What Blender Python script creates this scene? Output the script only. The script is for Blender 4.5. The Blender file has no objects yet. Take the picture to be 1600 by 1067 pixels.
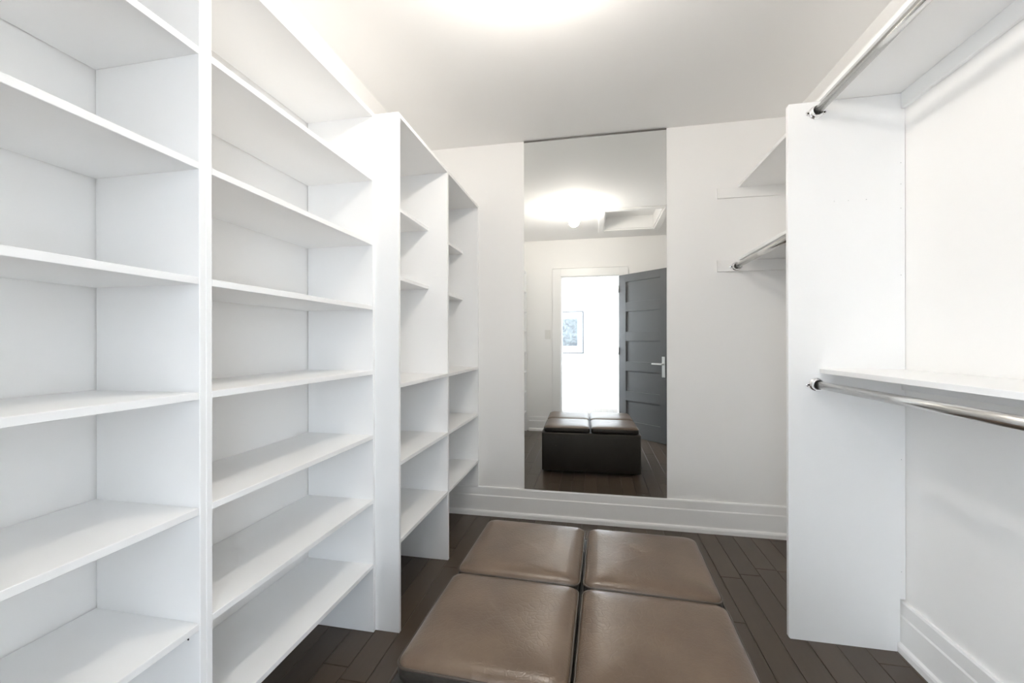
import bpy, bmesh, math, random
from mathutils import Vector, Matrix
random.seed(7)

# ------------------------------------------------------------------ camera
S = bpy.context.scene
C = S.collection
F_PX, YAW, Y0, ROLL, EYE = 653.245, 0.1933, 535.1, -0.0017, 1.16
R0 = Vector((math.cos(YAW), math.sin(YAW), 0)); UP = Vector((0, 0, 1)); FW = Vector((-math.sin(YAW), math.cos(YAW), 0))
RX = R0 * math.cos(ROLL) + UP * math.sin(ROLL)
RY = -R0 * math.sin(ROLL) + UP * math.cos(ROLL)
cam_data = bpy.data.cameras.new('camera')
cam_data.sensor_fit = 'HORIZONTAL'; cam_data.sensor_width = 36.0
cam_data.lens = F_PX / 1600 * 36.0
cam_data.shift_y = (Y0 - 533.5) / 1600
cam_data.clip_start = 0.02
cam = bpy.data.objects.new('camera', cam_data); C.objects.link(cam)
M = Matrix((RX, RY, -FW)).transposed().to_4x4()
M.translation = (0, 0, EYE)
cam.matrix_world = M
S.camera = cam

# ------------------------------------------------------------------ world, lights, exposure
W = bpy.data.worlds.new('world'); S.world = W
W.use_nodes = True
bg = W.node_tree.nodes['Background']
bg.inputs[0].default_value = (0.72, 0.85, 1.0, 1); bg.inputs[1].default_value = 1.0
BULB_STRENGTH = 136.0
BULB_COLOR = (1.0, 0.94, 0.855)
DAY = (0.86, 0.93, 1.0)
def window_light(name, power, sx, sy, loc, rot):
    ld = bpy.data.lights.new(name, 'AREA'); ld.shape = 'RECTANGLE'; ld.size = sx; ld.size_y = sy
    ld.energy = power; ld.color = DAY
    lo = bpy.data.objects.new(name, ld); C.objects.link(lo)
    lo.location = loc; lo.rotation_euler = [math.radians(a) for a in rot]
window_light('daylight_end_window', 185.0, 1.4, 1.4, (-2.75, -1.08, 1.45), (0, -90, 0))
window_light('fill_side_lamp', 6.0, 0.8, 1.4, (1.20, -1.99, 1.45), (90, 0, 0))  # added fill lamp, brightens the shelving side through the doorway
vs = S.view_settings
vs.view_transform = 'Standard'; vs.look = 'None'; vs.gamma = 1.0; vs.use_curve_mapping = False
vs.exposure = 0.56
cy = S.cycles
cy.max_bounces = 11; cy.diffuse_bounces = 7; cy.glossy_bounces = 5
cy.adaptive_threshold = 0.025
cy.sample_clamp_indirect = 10.0

# ------------------------------------------------------------------ dimensions (metres)
D, H = 2.738, 2.492                 # far wall, ceiling
XL, XR = -1.164, 1.143              # side walls
WT = 0.12
HY = -2.03                          # hall's far wall
HX0, HX1 = -2.8, 1.9

# ------------------------------------------------------------------ materials
def mat(name, col, rough=0.5, metal=0.0, spec=0.5, emit=None, bump=None, var=None, coat=0.0):
    m = bpy.data.materials.new(name); m.use_nodes = True
    nt = m.node_tree; b = nt.nodes['Principled BSDF']
    b.inputs['Base Color'].default_value = (*col, 1); b.inputs['Roughness'].default_value = rough
    b.inputs['Metallic'].default_value = metal; b.inputs['Specular IOR Level'].default_value = spec
    if coat: b.inputs['Coat Weight'].default_value = coat; b.inputs['Coat Roughness'].default_value = 0.15
    if emit:
        b.inputs['Emission Color'].default_value = (*emit[0], 1); b.inputs['Emission Strength'].default_value = emit[1]
    tc = None
    if bump or var:
        tc = nt.nodes.new('ShaderNodeTexCoord')
    if bump:                                             # (scale, strength, distance)
        n = nt.nodes.new('ShaderNodeTexNoise'); n.inputs['Scale'].default_value = bump[0]; n.inputs['Detail'].default_value = 4
        nt.links.new(tc.outputs['Object'], n.inputs['Vector'])
        bp = nt.nodes.new('ShaderNodeBump'); bp.inputs['Strength'].default_value = bump[1]; bp.inputs['Distance'].default_value = bump[2]
        nt.links.new(n.outputs['Fac'], bp.inputs['Height']); nt.links.new(bp.outputs['Normal'], b.inputs['Normal'])
    if var:                                              # (scale, colour a, colour b)
        n2 = nt.nodes.new('ShaderNodeTexNoise'); n2.inputs['Scale'].default_value = var[0]; n2.inputs['Detail'].default_value = 5
        nt.links.new(tc.outputs['Object'], n2.inputs['Vector'])
        cr = nt.nodes.new('ShaderNodeValToRGB')
        cr.color_ramp.elements[0].position = 0.3; cr.color_ramp.elements[1].position = 0.7
        cr.color_ramp.elements[0].color = (*var[1], 1); cr.color_ramp.elements[1].color = (*var[2], 1)
        nt.links.new(n2.outputs['Fac'], cr.inputs['Fac']); nt.links.new(cr.outputs['Color'], b.inputs['Base Color'])
    return m

M_WALL = mat('wall_paint', (0.935, 0.925, 0.91), 0.6, bump=(260, 0.05, 0.001))
M_CEIL = mat('ceiling_paint', (0.94, 0.933, 0.922), 0.8, bump=(200, 0.05, 0.001))
M_TRIM = mat('trim_paint', (0.93, 0.925, 0.915), 0.35)
M_MEL = mat('white_melamine', (0.94, 0.94, 0.938), 0.38, spec=0.4)
M_EDGE = mat('melamine_edge_band', (0.89, 0.885, 0.87), 0.35, spec=0.4)
M_CHROME = mat('chrome', (0.86, 0.86, 0.87), 0.08, 1.0)
M_ROD = mat('brushed_steel_rod', (0.74, 0.735, 0.72), 0.24, 1.0)
M_DARK = mat('dark_hole', (0.02, 0.02, 0.02), 0.8)
M_DOOR = mat('grey_door_paint', (0.100, 0.103, 0.104), 0.4)
M_NICK = mat('satin_nickel', (0.75, 0.75, 0.74), 0.3, 1.0)
M_MIRR = mat('mirror_silver', (0.93, 0.94, 0.93), 0.0, 1.0)
M_MEDGE = mat('mirror_edge', (0.55, 0.58, 0.56), 0.2)
M_CHAN = mat('dark_metal_channel', (0.18, 0.17, 0.16), 0.4, 0.6)
M_BULB = mat('lit_bulb', (1, 1, 1), 0.4, emit=(BULB_COLOR, BULB_STRENGTH))
M_PORC = mat('white_porcelain', (0.85, 0.84, 0.82), 0.25)
M_SWITCH = mat('switch_plastic', (0.84, 0.83, 0.80), 0.35)
M_FRAME = mat('silver_frame', (0.09, 0.093, 0.10), 0.45, 0.0)
M_MAT = mat('white_mat_board', (0.86, 0.87, 0.88), 0.8)
M_SUB = mat('floor_joint', (0.13, 0.105, 0.085), 0.7)
M_HALLWALL = mat('hall_wall_paint', (0.88, 0.89, 0.90), 0.6)
M_FOOT = mat('black_foot', (0.012, 0.012, 0.012), 0.6)
M_GLASS = mat('window_glass', (0.85, 0.92, 1.0), 0.05, emit=((0.80, 0.90, 1.0), 3.0))
M_PIPE = mat('leather_piping', (0.060, 0.046, 0.036), 0.42)

def leather(name, ca, cb, r0, r1):
    m = bpy.data.materials.new(name); m.use_nodes = True
    nt = m.node_tree; b = nt.nodes['Principled BSDF']; N = nt.nodes.new; L = nt.links.new
    tc = N('ShaderNodeTexCoord')
    n1 = N('ShaderNodeTexNoise'); n1.inputs['Scale'].default_value = 5; n1.inputs['Detail'].default_value = 6; n1.inputs['Roughness'].default_value = 0.6
    L(tc.outputs['Object'], n1.inputs['Vector'])
    cr = N('ShaderNodeValToRGB'); cr.color_ramp.elements[0].position = 0.32; cr.color_ramp.elements[1].position = 0.7
    cr.color_ramp.elements[0].color = (*ca, 1); cr.color_ramp.elements[1].color = (*cb, 1)
    L(n1.outputs['Fac'], cr.inputs['Fac'])
    # small pale scuffs
    n3 = N('ShaderNodeTexNoise'); n3.inputs['Scale'].default_value = 38; n3.inputs['Detail'].default_value = 2
    L(tc.outputs['Object'], n3.inputs['Vector'])
    sc = N('ShaderNodeMapRange'); sc.inputs[1].default_value = 0.79; sc.inputs[2].default_value = 0.83; sc.inputs[3].default_value = 0; sc.inputs[4].default_value = 0.5
    L(n3.outputs['Fac'], sc.inputs[0])
    mx = N('ShaderNodeMix'); mx.data_type = 'RGBA'
    L(sc.outputs[0], mx.inputs['Factor']); L(cr.outputs['Color'], mx.inputs[6]); mx.inputs[7].default_value = (0.28, 0.24, 0.2, 1)
    L(mx.outputs[2], b.inputs['Base Color'])
    mr = N('ShaderNodeMapRange'); mr.inputs[3].default_value = r0; mr.inputs[4].default_value = r1
    mr.inputs[1].default_value = 0.3; mr.inputs[2].default_value = 0.7
    L(n1.outputs['Fac'], mr.inputs[0]); L(mr.outputs[0], b.inputs['Roughness'])
    # creases (fine cells) and grain
    vo = N('ShaderNodeTexVoronoi'); vo.feature = 'DISTANCE_TO_EDGE'; vo.inputs['Scale'].default_value = 60
    n2 = N('ShaderNodeTexNoise'); n2.inputs['Scale'].default_value = 9; n2.inputs['Detail'].default_value = 3
    L(tc.outputs['Object'], n2.inputs['Vector'])
    vm = N('ShaderNodeVectorMath'); vm.operation = 'MULTIPLY_ADD'; vm.inputs[1].default_value = (0.08, 0.08, 0.08)
    L(n2.outputs['Color'], vm.inputs[0]); L(tc.outputs['Object'], vm.inputs[2]); L(vm.outputs[0], vo.inputs['Vector'])
    ms = N('ShaderNodeMapRange'); ms.inputs[1].default_value = 0.0; ms.inputs[2].default_value = 0.12
    L(vo.outputs['Distance'], ms.inputs[0])
    ad = N('ShaderNodeMath'); ad.operation = 'MULTIPLY_ADD'; ad.inputs[1].default_value = 1.2
    L(n2.outputs['Fac'], ad.inputs[0]); L(ms.outputs[0], ad.inputs[2])
    bp = N('ShaderNodeBump'); bp.inputs['Strength'].default_value = 0.16; bp.inputs['Distance'].default_value = 0.0012
    L(ad.outputs[0], bp.inputs['Height']); L(bp.outputs['Normal'], b.inputs['Normal'])
    b.inputs['Specular IOR Level'].default_value = 0.5
    return m
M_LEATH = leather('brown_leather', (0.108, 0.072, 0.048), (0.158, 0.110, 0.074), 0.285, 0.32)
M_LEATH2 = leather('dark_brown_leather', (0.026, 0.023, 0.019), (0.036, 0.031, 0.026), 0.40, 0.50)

def wood():
    m = bpy.data.materials.new('espresso_wood'); m.use_nodes = True
    nt = m.node_tree; b = nt.nodes['Principled BSDF']; N = nt.nodes.new; L = nt.links.new
    tc = N('ShaderNodeTexCoord'); mp = N('ShaderNodeMapping'); mp.inputs['Scale'].default_value = (16, 0.9, 16)
    L(tc.outputs['Object'], mp.inputs['Vector'])
    n = N('ShaderNodeTexNoise'); n.inputs['Scale'].default_value = 3; n.inputs['Detail'].default_value = 7
    L(mp.outputs[0], n.inputs['Vector'])
    oi = N('ShaderNodeObjectInfo')
    ad = N('ShaderNodeMath'); ad.operation = 'MULTIPLY_ADD'; ad.inputs[1].default_value = 0.5
    L(oi.outputs['Random'], ad.inputs[0]); 
    h_ = N('ShaderNodeMath'); h_.operation = 'MULTIPLY'; h_.inputs[1].default_value = 0.55
    L(n.outputs['Fac'], h_.inputs[0]); L(h_.outputs[0], ad.inputs[2])
    cr = N('ShaderNodeValToRGB')
    cr.color_ramp.elements[0].color = (0.046, 0.0325, 0.0225, 1); cr.color_ramp.elements[1].color = (0.092, 0.0660, 0.046, 1)
    L(ad.outputs[0], cr.inputs['Fac']); L(cr.outputs['Color'], b.inputs['Base Color'])
    mr = N('ShaderNodeMapRange'); mr.inputs[3].default_value = 0.29; mr.inputs[4].default_value = 0.36
    L(n.outputs['Fac'], mr.inputs[0]); L(mr.outputs[0], b.inputs['Roughness'])
    bp = N('ShaderNodeBump'); bp.inputs['Strength'].default_value = 0.03; bp.inputs['Distance'].default_value = 0.0005
    L(n.outputs['Fac'], bp.inputs['Height']); L(bp.outputs['Normal'], b.inputs['Normal'])
    b.inputs['Specular IOR Level'].default_value = 0.5
    return m
M_WOOD = wood()

def print_mat():
    m = bpy.data.materials.new('pale_print'); m.use_nodes = True
    nt = m.node_tree; b = nt.nodes['Principled BSDF']; N = nt.nodes.new; L = nt.links.new
    tc = N('ShaderNodeTexCoord'); n = N('ShaderNodeTexNoise'); n.inputs['Scale'].default_value = 9; n.inputs['Detail'].default_value = 4; n.inputs['Distortion'].default_value = 1.5
    L(tc.outputs['Object'], n.inputs['Vector'])
    cr = N('ShaderNodeValToRGB'); cr.color_ramp.elements[0].position = .35; cr.color_ramp.elements[1].position = .65
    cr.color_ramp.elements[0].color = (0.07, 0.082, 0.092, 1); cr.color_ramp.elements[1].color = (0.17, 0.19, 0.20, 1)
    L(n.outputs['Fac'], cr.inputs['Fac']); L(cr.outputs['Color'], b.inputs['Base Color'])
    b.inputs['Roughness'].default_value = 0.4
    return m
M_PRINT = print_mat()

# ------------------------------------------------------------------ helpers
def link(name, me, m, parent=None, loc=(0, 0, 0)):
    o = bpy.data.objects.new(name, me); C.objects.link(o)
    for k in (m if isinstance(m, (list, tuple)) else [m]):
        me.materials.append(k)
    o.location = loc
    if parent is not None: o.parent = parent
    return o

def bm_obj(name, bm, m, parent=None, smooth=False, loc=(0, 0, 0)):
    me = bpy.data.meshes.new(name)
    bmesh.ops.recalc_face_normals(bm, faces=bm.faces)
    bm.to_mesh(me); bm.free()
    if smooth:
        for p in me.polygons: p.use_smooth = True
    return link(name, me, m, parent, loc)

def add_box(bm, x0, x1, y0, y1, z0, z1):
    vs_ = [bm.verts.new((x, y, z)) for x in (x0, x1) for y in (y0, y1) for z in (z0, z1)]
    for f in ((0, 1, 3, 2), (4, 6, 7, 5), (0, 4, 5, 1), (2, 3, 7, 6), (0, 2, 6, 4), (1, 5, 7, 3)):
        bm.faces.new([vs_[i] for i in f])

def box(name, b, m, parent=None, bevel=0.0, seg=1):
    """axis aligned box given in world metres (x0,x1,y0,y1,z0,z1); parent empties are unrotated"""
    o_ = Vector(parent_loc(parent))
    bm = bmesh.new(); add_box(bm, *b)
    if bevel:
        bmesh.ops.bevel(bm, geom=bm.edges[:], offset=bevel, segments=seg, affect='EDGES', profile=0.5)
    bmesh.ops.translate(bm, verts=bm.verts, vec=-o_)
    return bm_obj(name, bm, m, parent)

def parent_loc(p):
    v = Vector((0, 0, 0))
    while p is not None:
        v += Vector(p.location); p = p.parent
    return v

def prism(bm, outline, axis, a0, a1):
    """extrude a closed 2-D outline along an axis; outline is in the other two axes in order"""
    def pt(u, v, a):
        return {'x': (a, u, v), 'y': (u, a, v), 'z': (u, v, a)}[axis]
    A = [bm.verts.new(pt(u, v, a0)) for u, v in outline]; B = [bm.verts.new(pt(u, v, a1)) for u, v in outline]
    n = len(outline)
    bm.faces.new(A); bm.faces.new(B[::-1])
    for i in range(n): bm.faces.new((A[i], A[(i + 1) % n], B[(i + 1) % n], B[i]))

def lathe(bm, prof, centre, axis=(0, 0, 1), seg=32, cap=True):
    """revolve (radius, height) profile about an axis through centre"""
    z = Vector(axis).normalized(); x = z.orthogonal().normalized(); y = z.cross(x); c = Vector(centre)
    rings = []
    for r, h in prof:
        if r < 1e-6: rings.append([bm.verts.new(c + z * h)])
        else: rings.append([bm.verts.new(c + z * h + x * r * math.cos(2 * math.pi * i / seg) + y * r * math.sin(2 * math.pi * i / seg)) for i in range(seg)])
    for a, b in zip(rings, rings[1:]):
        for i in range(seg):
            j = (i + 1) % seg
            if len(a) == 1 and len(b) == 1: continue
            if len(a) == 1: bm.faces.new((a[0], b[j], b[i]))
            elif len(b) == 1: bm.faces.new((a[i], a[j], b[0]))
            else: bm.faces.new((a[i], a[j], b[j], b[i]))
    if cap:
        for r_ in (rings[0], rings[-1]):
            if len(r_) > 2: bm.faces.new(r_)

def empty(name, loc=(0, 0, 0), label=None, cat=None, group=None):
    o = bpy.data.objects.new(name, None); o.empty_display_size = 0.1; C.objects.link(o); o.location = loc
    if label: tag(o, label, cat, group)
    return o
def tag(o, label, cat, group=None):
    o['label'] = label; o['category'] = cat
    if group: o['group'] = group
    return o
def structure(o, label, cat):
    o['kind'] = 'structure'; o['label'] = label; o['category'] = cat
    return o

# ------------------------------------------------------------------ the shell
HT = 0.20                       # height of the slabs above the ceiling
# hatch opening in the ceiling
AX0, AX1, AY0, AY1, AD = 0.115, 0.685, 0.40, 1.13, 0.14
bm = bmesh.new()
add_box(bm, XL - WT, AX0, -WT, D + WT, H, H + HT)
add_box(bm, AX1, XR + WT, -WT, D + WT, H, H + HT)
add_box(bm, AX0, AX1, -WT, AY0, H, H + HT)
add_box(bm, AX0, AX1, AY1, D + WT, H, H + HT)
structure(bm_obj('ceiling', bm, M_CEIL), 'flat off-white ceiling above the closet', 'ceiling')
structure(box('ceiling_hall', (HX0 - WT, HX1 + WT, HY - WT, -WT, H, H + HT), M_CEIL), 'white ceiling of the hallway beyond the door', 'ceiling')
structure(box('wall_left', (XL - WT, XL, 0, D, 0, H), M_WALL), 'white wall behind the open shelving units', 'wall')
structure(box('wall_right', (XR, XR + WT, 0, D, 0, H), M_WALL), 'white wall behind the hanging rods', 'wall')
structure(box('wall_far', (XL - WT, XR + WT, D, D + WT, 0, H), M_WALL), 'white wall that carries the tall mirror', 'wall')
DX0, DX1, DZ = -0.420, 0.316, 2.012        # door opening
bm = bmesh.new()
add_box(bm, HX0 - WT, DX0, -WT, 0, 0, H); add_box(bm, DX1, HX1 + WT, -WT, 0, 0, H); add_box(bm, DX0, DX1, -WT, 0, DZ, H)
structure(bm_obj('wall_back', bm, M_WALL), 'white wall with the doorway, seen in the mirror', 'wall')
QX0, QX1 = 0.75, 1.65
bm = bmesh.new()
add_box(bm, HX0 - WT, QX0, HY - WT, HY, 0, H); add_box(bm, QX1, HX1 + WT, HY - WT, HY, 0, H)
add_box(bm, QX0, QX1, HY - WT, HY, 0, 0.7); add_box(bm, QX0, QX1, HY - WT, HY, 2.2, H)
structure(bm_obj('wall_hall_far', bm, M_HALLWALL), 'pale hallway wall with the framed print', 'wall')
fill_win = empty('fill_window', ((QX0 + QX1) / 2, HY - .06, 0.7)); structure(fill_win, 'added fill-light window in the hallway wall of the framed print', 'window')  # invented window, unseen behind the door, added to house the fill lamp
for b in ((QX0, QX0 + .05, .7, 2.2), (QX1 - .05, QX1, .7, 2.2), (QX0 + .05, QX1 - .05, .7, .75), (QX0 + .05, QX1 - .05, 2.15, 2.2)):
    box('window_frame', (b[0], b[1], HY - .10, HY - .02, b[2], b[3]), M_TRIM, fill_win)
box('pane', (QX0 + .05, QX1 - .05, HY - .065, HY - .06, .75, 2.15), M_GLASS, fill_win)
structure(box('wall_hall_right', (HX1, HX1 + WT, HY, -WT, 0, H), M_HALLWALL), 'plain end wall of the hallway', 'wall')
# hall end wall with a window opening
WY0, WY1, WZ0, WZ1 = -1.83, -0.33, 0.7, 2.2
bm = bmesh.new()
add_box(bm, HX0 - WT, HX0, HY, WY0, 0, H); add_box(bm, HX0 - WT, HX0, WY1, -WT, 0, H)
add_box(bm, HX0 - WT, HX0, WY0, WY1, 0, WZ0); add_box(bm, HX0 - WT, HX0, WY0, WY1, WZ1, H)
structure(bm_obj('wall_hall_left', bm, M_HALLWALL), 'end wall of the hallway holding its window', 'wall')
win = empty('window_1', (HX0 - 0.06, (WY0 + WY1) / 2, WZ0)); structure(win, 'daylit window at the end of the hallway', 'window')
bm = bmesh.new(); fx0, fx1 = HX0 - 0.10, HX0 - 0.02
add_box(bm, fx0, fx1, WY0, WY0 + .05, WZ0, WZ1); add_box(bm, fx0, fx1, WY1 - .05, WY1, WZ0, WZ1)
add_box(bm, fx0, fx1, WY0 + .05, WY1 - .05, WZ0, WZ0 + .05); add_box(bm, fx0, fx1, WY0 + .05, WY1 - .05, WZ1 - .05, WZ1)
bmesh.ops.translate(bm, verts=bm.verts, vec=-Vector(win.location)); bm_obj('window_frame', bm, M_TRIM, win)
ym = (WY0 + WY1) / 2
box('mullion', (fx0, fx1, ym - .02, ym + .02, WZ0 + .05, WZ1 - .05), M_TRIM, win)
box('pane', (HX0 - .065, HX0 - .06, WY0 + .05, ym - .02, WZ0 + .05, WZ1 - .05), M_GLASS, win)
box('pane', (HX0 - .065, HX0 - .06, ym + .02, WY1 - .05, WZ0 + .05, WZ1 - .05), M_GLASS, win)

# floor: slab with single boards laid along the room
floor = structure(box('floor', (HX0 - WT, HX1 + WT, HY - WT, D + WT, -0.08, -0.006), M_SUB), 'dark espresso hardwood floor of narrow boards', 'floor')
PW, P0 = 0.0985, 0.022
seams = {}                                   # board ends seen in the photograph: row -> y
seams[-2] = 1.915; seams[-4] = 2.019; seams[-9] = 1.302; seams[8] = 2.342; seams[7] = 2.27
plank_mesh = {}
def plank(x0, x1, y0, y1):
    bw, bl = round(x1 - x0, 4), round(y1 - y0, 3)
    key = (bw, bl)
    if key not in plank_mesh:
        b2 = bmesh.new(); g = 0.0008
        add_box(b2, -bw / 2 + g, bw / 2 - g, -bl / 2 + g, bl / 2 - g, -0.006, 0.0)
        top = [e for e in b2.edges if all(v.co.z > -1e-5 for v in e.verts)]
        bmesh.ops.bevel(b2, geom=top, offset=0.0016, segments=1, affect='EDGES')
        bmesh.ops.recalc_face_normals(b2, faces=b2.faces)
        me = bpy.data.meshes.new('plank'); b2.to_mesh(me); b2.free(); me.materials.append(M_WOOD); plank_mesh[key] = me
    o = bpy.data.objects.new('plank', plank_mesh[key]); C.objects.link(o); o.parent = floor
    o.location = ((x0 + x1) / 2, (y0 + y1) / 2, 0)
r = -29
while P0 + r * PW < HX1:
    x0, x1 = P0 + r * PW, P0 + (r + 1) * PW
    inside = x0 > XL - 0.02 - PW and x1 < XR + 0.02 + PW
    a, b = (max(x0, XL if inside else HX0), min(x1, XR if inside else HX1))
    if b - a < 0.01:
        r += 1; continue
    # whole-board runs: closet and hall are one floor
    y_end = D if inside else -WT
    ys = [HY]
    anchor = seams.get(r)
    step = 0.95
    if anchor is None: anchor = HY + 0.25 + ((r * 0.37) % 1.0) * step
    y = anchor - step * math.ceil((anchor - HY) / step)
    while y < y_end:
        if y > HY + 0.08 and y < y_end - 0.05: ys.append(y)
        y += step
    ys.append(y_end)
    for ya, yb in zip(ys, ys[1:]): plank(a, b, ya, yb)
    r += 1

# baseboards: moulded profile (distance from wall, height)
BB = [(0, 0), (0.028, 0), (0.028, 0.022), (0.025, 0.030), (0.017, 0.036), (0.0165, 0.042), (0.0165, 0.131), (0.0125, 0.137), (0.0125, 0.183), (0.009, 0.190), (0, 0.190)]
def baseboard(name, axis, wall, sign, a0, a1, label):
    bm = bmesh.new()
    prism(bm, [(wall + sign * u, v) for u, v in BB], axis, a0, a1)
    return structure(bm_obj(name, bm, M_TRIM), label, 'baseboard')
baseboard('baseboard_far', 'x', D, -1, XL + 0.001, XR - 0.001, 'tall white baseboard beneath the mirror')
baseboard('baseboard_right', 'y', XR, -1, 0.02, D - 0.029, 'tall white baseboard under the hanging rods')
baseboard('baseboard_back', 'x', 0.0, 1, -0.84, -0.530, 'white baseboard beside the door casing')
baseboard('baseboard_hall', 'x', HY, 1, HX0 + 0.001, HX1 - 0.001, 'white baseboard along the hallway wall')

# door casing and jambs
tr = empty('trim_1', ((DX0 + DX1) / 2, 0.0, 0)); structure(tr, 'white flat casing around the doorway', 'door casing')
CW = 0.104
box('casing', (DX0 - CW, DX0, 0.0, 0.018, 0, DZ + CW), M_TRIM, tr, 0.002)
box('casing', (DX1, DX1 + CW, 0.0, 0.018, 0, DZ + CW), M_TRIM, tr, 0.002)
box('casing', (DX0, DX1, 0.0, 0.018, DZ, DZ + CW), M_TRIM, tr, 0.002)
box('back_band', (DX0 - CW - .006, DX0 - CW, 0.0, 0.024, 0, DZ + CW + .006), M_TRIM, tr, 0.001)
box('back_band', (DX1 + CW, DX1 + CW + .006, 0.0, 0.024, 0, DZ + CW + .006), M_TRIM, tr, 0.001)
box('back_band', (DX0 - CW, DX1 + CW, 0.0, 0.024, DZ + CW, DZ + CW + .006), M_TRIM, tr, 0.001)
box('jamb', (DX0, DX0 + 0.012, -WT, 0.0, 0, DZ), M_TRIM, tr)
box('jamb', (DX1 - 0.012, DX1, -WT, 0.0, 0, DZ), M_TRIM, tr)
box('jamb', (DX0 + .012, DX1 - 0.012, -WT, 0.0, DZ - .012, DZ), M_TRIM, tr)
box('strike_plate', (DX0 + 0.012, DX0 + 0.0145, -0.045, -0.015, 0.90, 0.965), M_NICK, tr)
for xa, xb in ((DX0 - CW, DX0), (DX1, DX1 + CW)):
    box('casing', (xa, xb, -WT - .018, -WT, 0, DZ + CW), M_TRIM, tr, 0.002)
box('casing', (DX0, DX1, -WT - .018, -WT, DZ, DZ + CW), M_TRIM, tr, 0.002)

# ------------------------------------------------------------------ grey five-panel door, swung open into the closet
DW, DH, DT = 0.705, 1.995, 0.036
door = empty('door_1', (DX1 - 0.004, 0.030, 0.006)); structure(door, 'grey five-panel door standing open, seen in the mirror', 'door')
door.rotation_euler = (0, 0, math.radians(44))
def lbox(name, b, m, parent, bevel=0.0):
    bm = bmesh.new(); add_box(bm, *b)
    if bevel: bmesh.ops.bevel(bm, geom=bm.edges[:], offset=bevel, segments=1, affect='EDGES')
    return bm_obj(name, bm, m, parent)
ST = 0.105
lbox('stile', (0, ST, -DT, 0, 0, DH), M_DOOR, door, .001); lbox('stile', (DW - ST, DW, -DT, 0, 0, DH), M_DOOR, door, .001)
zt = DH; rails = [0.094] + [0.116] * 4
z = DH
for i in range(5):
    lbox('rail', (ST, DW - ST, -DT, 0, z - rails[i], z), M_DOOR, door, .001)
    z -= rails[i]
    lbox('panel', (ST, DW - ST, -DT + .014, -.014, z - 0.2505, z), M_DOOR, door)
    z -= 0.2505
lbox('rail', (ST, DW - ST, -DT, 0, 0, z), M_DOOR, door, .001)
for s_, yy in ((1, 0.0), (-1, -DT)):
    hp = lbox('handle_plate', (DW - .078, DW - .038, min(yy, yy + s_ * .008), max(yy, yy + s_ * .008), .755, .990), M_NICK, door, .002)
    bm = bmesh.new(); lathe(bm, [(.011, 0), (.011, .05)], (DW - .058, yy, .905), (0, s_, 0), 20)
    bm_obj('spindle', bm, M_NICK, hp, True)
    lbox('lever', (DW - .185, DW - .047, min(yy + s_ * .040, yy + s_ * .058), max(yy + s_ * .040, yy + s_ * .058), .896, .914), M_NICK, hp, .004)
for zz in (.2, 1.0, 1.78):
    bm = bmesh.new(); lathe(bm, [(.007, 0), (.007, .09)], (-.004, .004, zz), (0, 0, 1), 16); bm_obj('hinge', bm, M_NICK, door, True)

# ------------------------------------------------------------------ attic hatch
hat = empty('attic_hatch', ((AX0 + AX1) / 2, (AY0 + AY1) / 2, H), 'recessed attic hatch with white trim in the ceiling', 'hatch')
TW = 0.062
for b in ((AX0 - TW, AX0, AY0 - TW, AY1 + TW), (AX1, AX1 + TW, AY0 - TW, AY1 + TW), (AX0, AX1, AY0 - TW, AY0), (AX0, AX1, AY1, AY1 + TW)):
    box('trim_board', (*b, H - .016, H), M_TRIM, hat, .004)
box('hatch_panel', (AX0 + .012, AX1 - .012, AY0 + .012, AY1 - .012, H + AD, H + AD + .02), M_TRIM, hat)
for b in ((AX0, AX0 + .012, AY0, AY1), (AX1 - .012, AX1, AY0, AY1), (AX0 + .012, AX1 - .012, AY0, AY0 + .012), (AX0 + .012, AX1 - .012, AY1 - .012, AY1)):
    box('recess_side', (*b, H, H + AD + .03), M_TRIM, hat)

# ------------------------------------------------------------------ open shelving units along the left wall
T = 0.016
XF, XC = -0.867, -0.7645
XBACK = XL + 0.003
UZ = [0.2575 + 0.2585 * k for k in range(8)]          # undersides, the last one is the top board
def shelf_unit(name, y0, y1, label):
    t = empty(name, ((XL + XF) / 2, (y0 + y1) / 2, 0), label, 'shelving unit')
    top = UZ[-1] + T
    box('side_panel', (XBACK, XF, y0, y0 + T, 0, top), [M_MEL], t, .0014)
    box('side_panel', (XBACK, XF, y1 - T, y1, 0, top), [M_MEL], t, .0014)
    for k, zz in enumerate(UZ):
        box('top_board' if k == 7 else 'shelf', (XBACK, XF - (0 if k == 7 else .001), y0 + T, y1 - T, zz, zz + T), M_MEL, t, .0008)
    return t
YAB, YBC = 0.801, 1.5515
ua = shelf_unit('shelving_unit', 0.026, YAB, 'white open shelving unit of equal full-depth shelves, beside the door wall')
ub = shelf_unit('shelving_unit', YAB, YBC, 'white open shelving unit of equal full-depth shelves, between two other units')
def peg(parent, x, y, z, axis, rad=.0028):
    bm = bmesh.new(); c = Vector((x, y, z)) - parent_loc(parent)
    lathe(bm, [(.0, 0.0003), (rad, 0.0003), (rad, -.0006)], c, axis, 14, False); bm_obj('peg_hole', bm, M_DARK, parent)
peg(ua, XF - .032, YAB - T, 0.492, (0, -1, 0))

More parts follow.
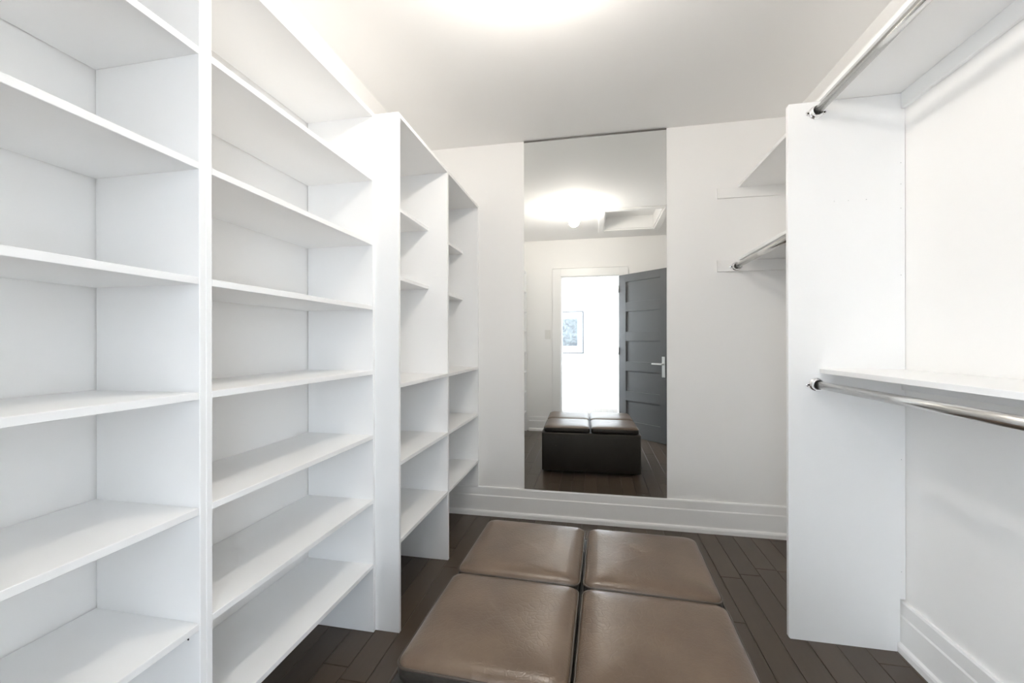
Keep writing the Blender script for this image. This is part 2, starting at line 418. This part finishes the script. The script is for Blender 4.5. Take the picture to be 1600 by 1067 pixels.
uc = empty('shelving_unit', ((XL + XC) / 2, (YBC + D) / 2, 0), 'deeper white shelving unit in two bays, shallow upper shelves, next to the mirror wall', 'shelving unit')
TOPZ = UZ[-1] + T
YD = 2.121; DVT = 0.018
yc0, yc1 = YBC, D - 0.002
box('side_panel', (XBACK, XC, yc0, yc0 + T, 0, TOPZ), M_MEL, uc, .0008)
box('side_panel', (XBACK, XC, yc1 - T, yc1, .192, TOPZ), M_MEL, uc, .0008)
box('top_board', (XBACK, XC, yc0 + T, yc1 - T, UZ[-1], TOPZ), M_MEL, uc, .0008)
ZM = 0.979
box('shelf', (XBACK, XC, yc0 + T, yc1 - T, ZM, ZM + T), M_MEL, uc, .0008)
box('divider', (XBACK, XC, YD, YD + DVT, 0, ZM), M_MEL, uc, .0008)
box('divider', (XBACK, XC, YD, YD + DVT, ZM + T, UZ[-1]), M_MEL, uc, .0008)
for ya, yb in ((yc0 + T, YD), (YD + DVT, yc1 - T)):
    for zz in (0.352, 0.6655):
        box('shelf', (XBACK, XC - .001, ya, yb, zz, zz + T), M_MEL, uc, .0008)
    for zz in (1.447, 1.761):
        box('shelf', (XBACK, -0.8715, ya, yb, zz, zz + T), M_MEL, uc, .0008)

# ------------------------------------------------------------------ hanging side: upright panel, shelves with cleats, rods
YP = 1.814; PT = 0.017
XP, XS = 0.747, 0.856
ZU = 2.0905; ST_ = 0.018
pan = empty('closet_partition', ((XP + XR) / 2, YP + PT / 2, 0), 'tall white upright panel standing out from the wall, rods fixed to its side', 'partition')
bm = bmesh.new()
prof = [(XP + .006, 0), (1.114, 0), (1.114, .034), (1.1235, .040), (1.1235, .197), (XR - .002, .197), (XR - .002, ZU - .001), (XP + .004, ZU - .001), (XP, ZU - .006), (XP, .006)]
prism(bm, prof, 'y', YP, YP + PT)
bmesh.ops.translate(bm, verts=bm.verts, vec=-Vector(pan.location)); bm_obj('upright_board', bm, M_MEL, pan)
for px_ in (0.907, 0.955, 1.015): peg(pan, px_, YP, 1.70, (0, -1, 0), .0010)
for zz in (1.83, 1.75, 1.66, 1.41, .93, .72, .3): peg(pan, 1.128, YP, zz, (0, -1, 0), .0010)

YN = 0.60                                               # near end of the hanging side
su = empty('closet_shelf', ((XS + XR) / 2, (YN + D) / 2, ZU), 'long white shelf running above the upright panel', 'shelf')
box('board', (XS, XR - .001, YN, D - .001, ZU, ZU + ST_), M_MEL, su, .001)
box('cleat', (XR - .015, XR - .0005, YN + .02, YP - .001, ZU - .0585, ZU), M_MEL, su, .001)
box('cleat', (0.735, XR - .001, D - .0130, D, 2.0305, ZU + .002), M_WALL, su, .001)
box('cleat', (XR - .015, XR - .0005, YP + PT, D - .016, ZU - .0585, ZU), M_MEL, su, .001)

sl = empty('closet_shelf', ((XS + XR) / 2, (YN + YP) / 2, 1.04), 'white waist-high shelf over a chrome rod, ending at the upright panel', 'shelf')
box('board', (XS, XR - .001, YN + .018, YP - .0005, 1.040, 1.057), M_MEL, sl, .001)
box('cleat', (XR - .015, XR - .0005, YN + .02, YP - .001, 0.981, 1.040), M_MEL, sl, .001)

sf = empty('closet_shelf', ((XS + XR) / 2, (YP + D) / 2, 1.652), 'white shelf with rod and long cleat, between upright panel and mirror wall', 'shelf')
box('board', (XS, XR - .001, YP + PT + .0005, D - .0162, 1.652, 1.669), M_MEL, sf, .001)
box('cleat', (0.735, XR - .001, D - .0130, D, 1.587, 1.657), M_WALL, sf, .001)
box('cleat', (XR - .015, XR - .0005, YP + PT, D - .016, 1.592, 1.652), M_MEL, sf, .001)

en = empty('closet_partition', (.98, YN + .009, 0), 'white end panel carrying the hanging rods near the open door', 'partition')
bm = bmesh.new()
prism(bm, [(.80, 0), (1.114, 0), (1.114, .034), (1.1255, .040), (1.1255, .196), (XR - .002, .196), (XR - .002, ZU - .001), (.80, ZU - .001)], 'y', YN, YN + PT)
bmesh.ops.translate(bm, verts=bm.verts, vec=-Vector(en.location)); bm_obj('upright_board', bm, M_MEL, en)

def rod(x, z, y0, y1, label, rr=0.0147):
    t = empty('clothes_rod', (x, (y0 + y1) / 2, z), label, 'clothes rod', 'chrome clothes rods')
    bm = bmesh.new(); lathe(bm, [(rr, y0 + .004 - (y0 + y1) / 2), (rr, y1 - .004 - (y0 + y1) / 2)], (0, 0, 0), (0, 1, 0), 32)
    bm_obj('tube', bm, M_ROD, t, True)
    for ye, s_ in ((y0, 1), (y1, -1)):
        c = Vector((0, ye - (y0 + y1) / 2, 0))
        bm = bmesh.new()
        lathe(bm, [(0, 0), (.0262, 0), (.0262, .0025), (.0235, .0045), (.0208, .006), (.0202, .020), (.0192, .022), (.0176, .022), (.0176, .006)], c, (0, s_, 0), 32, False)
        fl = bm_obj('flange', bm, M_CHROME, t, True)
        # ear with a screw on either side
        for q_ in (-1, 1):
            bm = bmesh.new(); cc = c + Vector((q_ * .0280, 0, -.002))
            lathe(bm, [(0, 0), (.0085, 0), (.0085, .003), (.007, .0045), (0, .0045)], cc, (0, s_, 0), 20, False)
            bm_obj('ear', bm, M_CHROME, fl, True)
            bm = bmesh.new(); lathe(bm, [(.0035, .0045), (.0033, .0058), (0, .0062)], cc, (0, s_, 0), 12, False)
            bm_obj('screw', bm, M_DARK, fl, True)
    return t
rod(0.8445, 2.0470, YN + PT, YP, 'chrome clothes rod just beneath the long high shelf')
rod(0.8445, 0.9960, YN + PT, YP, 'chrome clothes rod under the waist-high shelf')
rod(0.8400, 1.6160, YP + PT, D - .0130, 'chrome clothes rod between upright panel and mirror wall')

# ------------------------------------------------------------------ mirror
MX0, MX1, MZ0, MZ1 = -0.4520, 0.4440, 0.1925, H - 0.004
mi = empty('wall_mirror', ((MX0 + MX1) / 2, D, MZ0), 'tall frameless mirror from baseboard to ceiling', 'mirror')
gl = box('mirror_glass', (MX0, MX1, D - .007, D - .001, MZ0, MZ1), [M_MEDGE, M_MIRR], mi)
for p in gl.data.polygons:
    if p.normal.y < -0.9: p.material_index = 1
box('top_channel', (MX0, MX1, D - .011, D - .0072, MZ1 - .007, MZ1), M_CHAN, mi)

# ------------------------------------------------------------------ ottoman
OC = Vector((-0.040, 1.312)); OROT = math.radians(-1.5)
ot = empty('storage_ottoman', (OC.x, OC.y, 0), 'square brown leather storage ottoman topped by four cushions', 'ottoman')
ot.rotation_euler = (0, 0, OROT)
def rrect(hx, hy, rad, n=6):
    pts = []
    for cx, cy_, a0 in ((hx - rad, hy - rad, 0), (-hx + rad, hy - rad, 90), (-hx + rad, -hy + rad, 180), (hx - rad, -hy + rad, 270)):
        for i in range(n + 1):
            a = math.radians(a0 + 90 * i / n); pts.append((cx + rad * math.cos(a), cy_ + rad * math.sin(a)))
    return pts
def dens(pts, k=8):
    """add points along the straight sides so that they can bow"""
    out = []
    for i, p in enumerate(pts):
        q_ = pts[(i + 1) % len(pts)]; out.append(p)
        if math.hypot(q_[0] - p[0], q_[1] - p[1]) > 0.1:
            for j in range(1, k): out.append((p[0] + (q_[0] - p[0]) * j / k, p[1] + (q_[1] - p[1]) * j / k))
    return out
def stack(bm, rings, cap_top=True):
    R_ = [[bm.verts.new(p) for p in ring] for ring in rings]
    n = len(R_[0])
    for a, b in zip(R_, R_[1:]):
        for i in range(n): bm.faces.new((a[i], a[(i + 1) % n], b[(i + 1) % n], b[i]))
    bm.faces.new(R_[0][::-1])
    if cap_top: bm.faces.new(R_[-1])
BX, BY = 0.4290, 0.4280
bm = bmesh.new()
rings = []
for ins, zz in ((.010, .020), (.003, .023), (0, .030), (0, .344), (.002, .352), (.008, .356), (.03, .357)):
    rings.append([(x, y, zz) for x, y in rrect(BX - ins, BY - ins, .022 - min(ins, .015))])
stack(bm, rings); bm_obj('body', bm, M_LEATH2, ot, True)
bm = bmesh.new()
def tube_ring(bm, pts, rad, seg=8):
    n = len(pts); rr = []
    for i in range(n):
        p = Vector(pts[i]); t = (Vector(pts[(i + 1) % n]) - Vector(pts[i - 1])).normalized(); u = Vector((0, 0, 1)); w = t.cross(u).normalized()
        rr.append([bm.verts.new(p + w * rad * math.cos(2 * math.pi * k / seg) + u * rad * math.sin(2 * math.pi * k / seg)) for k in range(seg)])
    for i in range(n):
        a, b = rr[i], rr[(i + 1) % n]
        for k in range(seg): bm.faces.new((a[k], a[(k + 1) % seg], b[(k + 1) % seg], b[k]))
tube_ring(bm, [(x, y, .353) for x, y in rrect(BX - .002, BY - .002, .02)], .004)
bm_obj('rim_piping', bm, M_PIPE, ot, True)
for sx in (-1, 1):
    for sy in (-1, 1):
        bm = bmesh.new(); lathe(bm, [(.022, 0), (.025, .021)], (sx * .36, sy * .35, 0), (0, 0, 1), 20); bm_obj('foot', bm, M_FOOT, ot, True)
CXH, CYH, GAP = 0.2030, 0.2040, 0.0055
PZ = 0.398
def cushion(sx, sy, seed):
    rnd = random.Random(seed)
    cx_, cy_ = sx * (CXH + GAP), sy * (CYH + GAP)
    base = dens(rrect(CXH, CYH, .030, 7), 10)
    bm = bmesh.new(); rings = []
    side = [(.016, .3575), (.006, .361), (.001, .367), (-.001, .380), (.001, PZ - .003)]
    for ins, zz in side:
        rings.append([(x * (1 - ins / CXH), y * (1 - ins / CYH), zz) for x, y in base])
    # top panel: pillowed, rings shrink to the centre
    for f, dz in ((.985, .0045), (.955, .0100), (.91, .0150), (.85, .0186), (.77, .0212), (.66, .0232), (.52, .0244), (.36, .0250), (.2, .0253), (.06, .0254)):
        ring = []
        for x, y in base:
            sag = .0016 * math.sin(7 * x + seed) * math.cos(6 * y + 2 * seed)
            ring.append((x * f, y * f, PZ + dz + sag * (1 - f)))
        rings.append(ring)
    stack(bm, rings)
    bmesh.ops.translate(bm, verts=bm.verts, vec=(cx_, cy_, 0))
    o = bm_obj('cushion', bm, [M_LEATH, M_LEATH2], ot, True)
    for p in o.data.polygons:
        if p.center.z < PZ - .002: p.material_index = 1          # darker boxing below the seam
    bm = bmesh.new()
    tube_ring(bm, [(cx_ + x * .998, cy_ + y * .998, PZ) for x, y in base], .0032)
    bm_obj('piping', bm, M_PIPE, o, True)
for i, (sx, sy) in enumerate(((-1, -1), (1, -1), (-1, 1), (1, 1))): cushion(sx, sy, i + 1)

# ------------------------------------------------------------------ small things: lamp, switch, framed print
LX, LY = -0.19, 1.283
la = empty('ceiling_light', (LX, LY, H), 'round white ceiling lampholder with lit globe bulb', 'light')
bm = bmesh.new(); lathe(bm, [(0, 0), (.062, 0), (.060, -.012), (.044, -.026), (.030, -.040), (.026, -.075), (0, -.075)], (0, 0, 0), (0, 0, 1), 36, False)
bm_obj('lampholder', bm, M_PORC, la, True)
bm = bmesh.new()
lathe(bm, [(.014, -.0755), (.017, -.090)] + [(.052 * math.sin(a), -.138 + .052 * math.cos(a)) for a in [math.radians(d_) for d_ in (22, 36, 52, 68, 84, 100, 116, 132, 148, 164)]] + [(0, -.190)], (0, 0, 0), (0, 0, 1), 24, False)
bm_obj('bulb', bm, M_BULB, la, True)

sw = empty('light_switch', (-0.593, 0, 1.265), 'white rocker light switch beside the doorway', 'light switch')
box('switch_plate', (-.628, -.558, 0, .006, 1.207, 1.323), M_SWITCH, sw, .002)
box('rocker', (-.610, -.576, .006, .010, 1.232, 1.298), M_SWITCH, sw, .001)

FX0, FX1, FZ0, FZ1 = -0.776, -0.176, 0.961, 1.714
pf = empty('picture_frame', ((FX0 + FX1) / 2, HY, FZ0), 'thin silver frame with pale print on hallway wall', 'picture')
fw = .022
for b in ((FX0, FX0 + fw, FZ0, FZ1), (FX1 - fw, FX1, FZ0, FZ1), (FX0 + fw, FX1 - fw, FZ0, FZ0 + fw), (FX0 + fw, FX1 - fw, FZ1 - fw, FZ1)):
    box('frame_bar', (b[0], b[1], HY + .001, HY + .032, b[2], b[3]), M_FRAME, pf, .002)
box('mat_board', (FX0 + fw, FX1 - fw, HY + .001, HY + .016, FZ0 + fw, FZ1 - fw), M_MAT, pf)
box('print', (FX0 + .109, FX1 - .109, HY + .016, HY + .0175, FZ0 + .133, FZ1 - .133), M_PRINT, pf)
